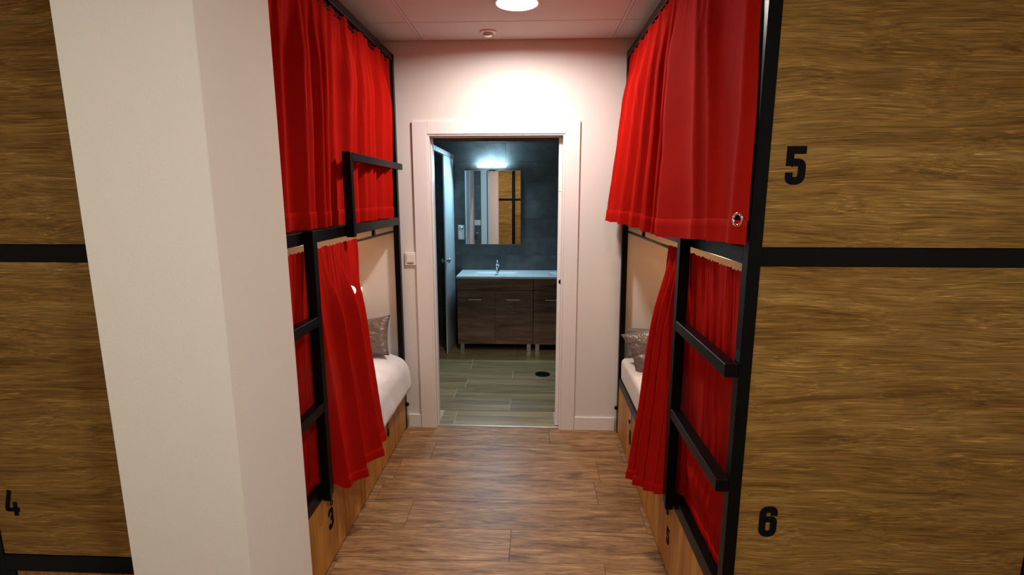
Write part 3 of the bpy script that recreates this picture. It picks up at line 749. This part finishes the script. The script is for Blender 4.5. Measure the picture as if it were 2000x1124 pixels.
lo = bpy.data.objects.new('led_light', ld2); COL.objects.link(lo); lo.parent = t; lo.location = (0, -0.06, 0.048); lo.rotation_euler = (R(150), 0, 0)
# sockets
def socket(label, x, z, yw, n, two=True):
    t = thing('wall_socket', label, 'socket', (x, yw, z))
    f = lambda a, b: (min(yw + n * a, yw + n * b), max(yw + n * a, yw + n * b))
    if two:
        MB().box(x - 0.035, x + 0.035, *f(0.0085, 0.017), z - 0.08, z + 0.08, 0.002).build('plate', 'plastic', t)
        MB().lathe([(0.024, 0.0), (0.024, 0.003), (0.019, 0.003), (0.018, -0.001), (0, -0.001)], (x, yw + n * 0.019, z + 0.042), 'y', 20).build('socket_ring', 'steel', t, True)
        MB().box(x - 0.024, x + 0.024, *f(0.0172, 0.0205), z - 0.068, z - 0.012, 0.001).build('rocker', 'plastic', t)
    else:
        MB().box(x - 0.075, x + 0.075, *f(0.0085, 0.017), z - 0.04, z + 0.04, 0.002).build('plate', 'plastic', t)
        for q in (-0.036, 0.036): MB().box(x + q - 0.024, x + q + 0.024, *f(0.0172, 0.0205), z - 0.026, z + 0.026, 0.001).build('rocker', 'plastic', t)
socket('white socket and switch plate on the slate wall left of the mirror', -0.810, 1.242, BY, -1)
socket('double switch plate on the bathroom wall beside the door, seen in the mirror', -0.885, 1.24, B0 + 0.012, 1, False)

# ---- bunks
left = bunk('bunk_bed', 'black steel bunk bed left of the corridor, panel numbered 4, half behind the pillar', XL, -1, YF, WB - 0.008, True, nums=[None, ('4', -1.712, 0.619, 0.090)], group='bunk beds', wd=0.883)
right = bunk('bunk_bed', 'black steel bunk bed right of the corridor with panels numbered 5 and 6', XR, 1, YF, WB - 0.008, True, nums=[('5', 0.676, 1.677, 0.101), ('6', 0.694, 0.616, 0.102)], lean=-0.022, group='bunk beds')
# guard rail of the left bunk
g = MB().box(XL + 0.0005, XL + 0.040, 2.428, 2.464, 1.450, 1.850, 0.002).build('guard_post', 'black', left)
MB().box(XL + 0.0005, XL + 0.040, 2.4645, 3.400, 1.812, 1.850, 0.002).build('guard_bar', 'black', g)
# opposite bunks behind the camera (the mirror shows their ends)
bunk('bunk_bed', 'bunk bed across the room, left one of the pair seen in the bathroom mirror', -1.415, 1, -0.95, -2.95, False, rod=False, group='bunk beds', zm=1.525)
bunk('bunk_bed', 'bunk bed across the room, right one of the pair seen in the bathroom mirror', -0.483, 1, -0.95, -2.95, False, rod=False, group='bunk beds', zm=1.525)

drawer('oak drawer numbered 3 under the left bunk, near the pillar', XL, -1, YF + 0.04, 2.455, '3', 0.100, 0.218, 2.047)
drawer('oak drawer under the left bunk, next to the bathroom wall', XL, -1, 2.457, 3.425, '4', 0.095, 0.20, 2.960)
drawer('oak drawer numbered 5 under the right bunk, nearest the camera', XR, 1, YF + 0.04, 2.455, '5', 0.078, 0.180, 2.040)
drawer('oak drawer numbered 6 under the right bunk, next to the bathroom wall', XR, 1, 2.457, 3.425, '6', 0.095, 0.193, 2.942)

# ---- mattresses, cushions
def edge_left(c):
    k = sstep(2.15, 2.7, c.y); d = sstep(-1.05, -0.95, c.x)      # the duvet hangs over the rail at the far end
    z = c.z; c = c.copy(); c.x += (-0.075 * (1 - k) + 0.056 * k) * d
    lowf = max(0.0, min(1.0, (0.585 - z) / 0.16))
    c.x += 0.035 * k * d * lowf
    c.z -= k * d * (0.012 + 0.085 * lowf) + 0.03 * k * sstep(-1.0, -0.86, c.x)
    return c
m = soft_box('duvet', -1.74, -0.925, YF + 0.05, WB - 0.052, 0.425, 0.585, 0.055, 'duvet', None, 3, 0.014, edge_left)
tag(m, 'white rumpled duvet hanging over the edge of the lower left bunk', 'duvet', 'white bedding')
mm = soft_box('mattress', -1.74, -0.995, YF + 0.045, WB - 0.048, 0.394, 0.424, 0.012, 'sheet', None, 5, 0.0, None, 6, 6, 2)
tag(mm, 'thin mattress under the white duvet of the lower left bunk', 'mattress', 'mattresses')
def edge_right(c):
    c = c.copy(); c.x += 0.075 * (1 - sstep(2.0, 2.5, c.y)) * (1 - sstep(0.62, 0.75, c.x)); return c
m = soft_box('mattress', 0.606, 1.485, YF + 0.048, WB - 0.050, 0.394, 0.556, 0.028, 'sheet', None, 7, 0.004, edge_right)
tag(m, 'mattress with a smooth cream sheet on the lower right bunk', 'mattress', 'mattresses')
for nm, x0, x1 in (('left', -1.74, -1.01), ('right', 0.69, 1.485)):
    m = soft_box('mattress', x0, x1, YF + 0.05, WB - 0.052, 1.4845, 1.62, 0.03, 'sheet', None, 9, 0.003, None, 6, 10, 3)
    tag(m, 'mattress of the upper %s bunk behind its closed curtain' % nm, 'mattress', 'mattresses')
pillow('grey satin cushion leaning on the wall in the lower left bunk', 'cushion', (-1.150, 3.315, 0.698), (R(66), R(10), R(-16)), 0.40, 0.27, 0.10, 'satin', 2)
pillow('plump brown-grey satin cushion lying in the lower right bunk', 'cushion', (0.850, 3.215, 0.688), (R(60), R(13), R(6)), 0.50, 0.29, 0.13, 'satin', 6)
pillow('flat grey cushion standing against the wall in the lower right bunk', 'cushion', (0.916, 3.388, 0.662), (R(88), 0, 0), 0.56, 0.205, 0.04, 'greyfab', 9)
reading_lamp('lit reading lamp on the wall of the lower left bunk, glowing through the red curtain', -1.222, WB, 1.020)
reading_lamp('reading lamp inside the lower right bunk, hidden behind the red curtain', 0.962, WB, 1.020)

# ---- curtains
def auto_folds(seed, n, u0, u1, a0, a1, ph=0.01, sharp=1.0):
    r = random.Random(seed); out = []
    for i in range(n):
        c = lerp(u0, u1, (i + 0.5 + r.uniform(-0.28, 0.28)) / n); w = (u1 - u0) / n
        out.append((c + r.uniform(-ph, ph), c + r.uniform(-ph, ph), r.uniform(0.16, 0.30) * w * sharp, r.uniform(0.28, 0.50) * w * sharp, r.uniform(a0, a1)))
    return out
# upper left
yl0, yl1 = YF + 0.05, WB - 0.052
rid = auto_folds(5, 15, 0.0, 0.80, 0.55, 1.25, 0.012) + [(0.845, 0.83, 0.012, 0.022, 1.1), (0.868, 0.875, 0.02, 0.010, 1.5), (0.925, 0.935, 0.03, 0.02, 0.9), (0.975, 0.985, 0.02, 0.03, 0.9)]
curtain('long closed red curtain across the upper left bunk', 11,
        lambda u: (XL - 0.018, lerp(yl0, yl1, u), 2.482), lambda u: (XL - 0.052, lerp(yl0, yl1, u), 1.5095),
        16, 0.066, 1, ridges=rid, group='red bed curtains', headamp=0.012)
# upper right: flares out at the far end
def ur_bot(u):
    y = lerp(YF - 0.012, WB - 0.045, u)
    return (lerp(0.572, 0.494, sstep(0.0, 1.0, u)), y, lerp(1.515, 1.488, u) - 0.022 * math.exp(-((u - 0.36) / 0.20) ** 2))
rid = [(0.02, 0.03, 0.03, 0.03, 0.6), (0.20, 0.10, 0.030, 0.030, 0.8), (0.27, 0.20, 0.02, 0.03, 0.45), (0.365, 0.345, 0.085, 0.008, 1.25), (0.395, 0.385, 0.010, 0.022, 1.0), (0.44, 0.43, 0.010, 0.02, 0.8),
       (0.475, 0.475, 0.012, 0.02, 1.1), (0.525, 0.53, 0.014, 0.02, 0.8), (0.565, 0.575, 0.012, 0.025, 1.2), (0.625, 0.63, 0.016, 0.02, 0.8), (0.67, 0.70, 0.014, 0.03, 1.3), (0.745, 0.775, 0.02, 0.03, 0.8), (0.81, 0.84, 0.014, 0.03, 1.2), (0.88, 0.905, 0.016, 0.03, 0.9), (0.945, 0.965, 0.02, 0.03, 0.9)]
ur, P = curtain('red curtain of the upper right bunk with a metal eyelet, flaring out at the bottom', 23,
        lambda u: (XR - 0.012, lerp(YF + 0.070, WB - 0.052, u), 2.482), ur_bot, 14, 0.064, -1, extra=lambda u, v: v ** 1.1, ridges=rid, group='red bed curtains', headamp=0.012)
# eyelet near the lower front corner, set into the cloth
ring_r = 0.0165
best = min(((abs(p[1] - (YF + 0.024)) + abs(p[2] - 1.583), r, k) for r, row in enumerate(P) for k, p in enumerate(row)))
r_, k_ = best[1], max(2, best[2])
E0 = Vector(P[r_][k_]); tu = (Vector(P[r_][k_ + 2]) - Vector(P[r_][k_ - 2])).normalized(); tv = (Vector(P[r_ - 1][k_]) - Vector(P[r_ + 1][k_])).normalized()
nn = tu.cross(tv).normalized()
if nn.x > 0: nn = -nn
tv = nn.cross(tu).normalized()
ang = [2 * math.pi * k / 28 for k in range(29)]
e = MB().tube([E0 + nn * 0.002 + tu * ring_r * math.cos(a) + tv * ring_r * math.sin(a) for a in ang], 0.0045, 8)
e.build('eyelet', 'chrome', ur, True)
MB().tube([E0 - nn * 0.002, E0 + nn * 0.0028], ring_r - 0.001, 24).build('eyelet_hole', 'number', ur)

# lower left: near part tucked inside the rail, far part pulled out over the drawer
def ll_top(u): return (XL - 0.010, lerp(YF + 0.05, 2.61, u), 1.4285)
def ll_bot(u):
    k = sstep(0.445, 0.53, u)
    return (lerp(XL - 0.043, lerp(-0.835, -0.800, sstep(0.5, 1.0, u)), k), lerp(YF + 0.05, 2.575, u), lerp(0.396, lerp(0.345, 0.365, u), sstep(0.7, 1.0, k)))
rid = auto_folds(8, 6, 0.0, 0.44, 0.7, 1.2, 0.01) + [(0.50, 0.53, 0.02, 0.03, 0.6), (0.585, 0.625, 0.05, 0.018, 1.5), (0.66, 0.70, 0.02, 0.02, 0.35), (0.735, 0.79, 0.055, 0.018, 1.6), (0.82, 0.86, 0.02, 0.02, 0.3), (0.90, 0.955, 0.06, 0.03, 0.8)]
curtain('red curtain of the lower left bunk, drawn half open over the drawer', 31, ll_top, ll_bot, 13, 0.060, 1, ridges=rid,
        nu=280, group='red bed curtains', hem=0.045, headamp=0.007, env0=0.10, ampf=lambda u, v: lerp(lerp(0.45, 0.16, sstep(0.6, 1, v)), 1.0, sstep(0.43, 0.52, u)))
# lower right
def lr_top(u): return (XR + 0.012, lerp(YF + 0.045, 2.325, u), 1.4285)
def lr_bot(u):
    k = sstep(0.60, 0.69, u)
    return (lerp(XR + 0.043, lerp(0.552, 0.478, sstep(0.62, 1.0, u)), k), lerp(YF + 0.045, 2.275, u), lerp(0.396, lerp(0.40, 0.325, (u - 0.6) / 0.4), sstep(0.7, 1.0, k)))
rid = auto_folds(14, 7, 0.0, 0.60, 0.6, 1.2, 0.015) + [(0.66, 0.68, 0.02, 0.02, 0.9), (0.74, 0.76, 0.03, 0.014, 1.3), (0.83, 0.85, 0.03, 0.014, 1.4), (0.93, 0.94, 0.04, 0.02, 1.4)]
curtain('red curtain of the lower right bunk, gathered behind the ladder', 47, lr_top, lr_bot, 12, 0.044, -1, ridges=rid,
        nu=260, group='red bed curtains', hem=0.045, headamp=0.007, env0=0.10, ampf=lambda u, v: lerp(lerp(0.45, 0.14, sstep(0.6, 1, v)), 1.0, sstep(0.58, 0.67, u)),
        bulge=lambda u, v: 0.030 * math.exp(-((v - 0.80) / 0.09) ** 2) * (1 - sstep(0.45, 0.6, u)) * sstep(0.0, 0.15, u))
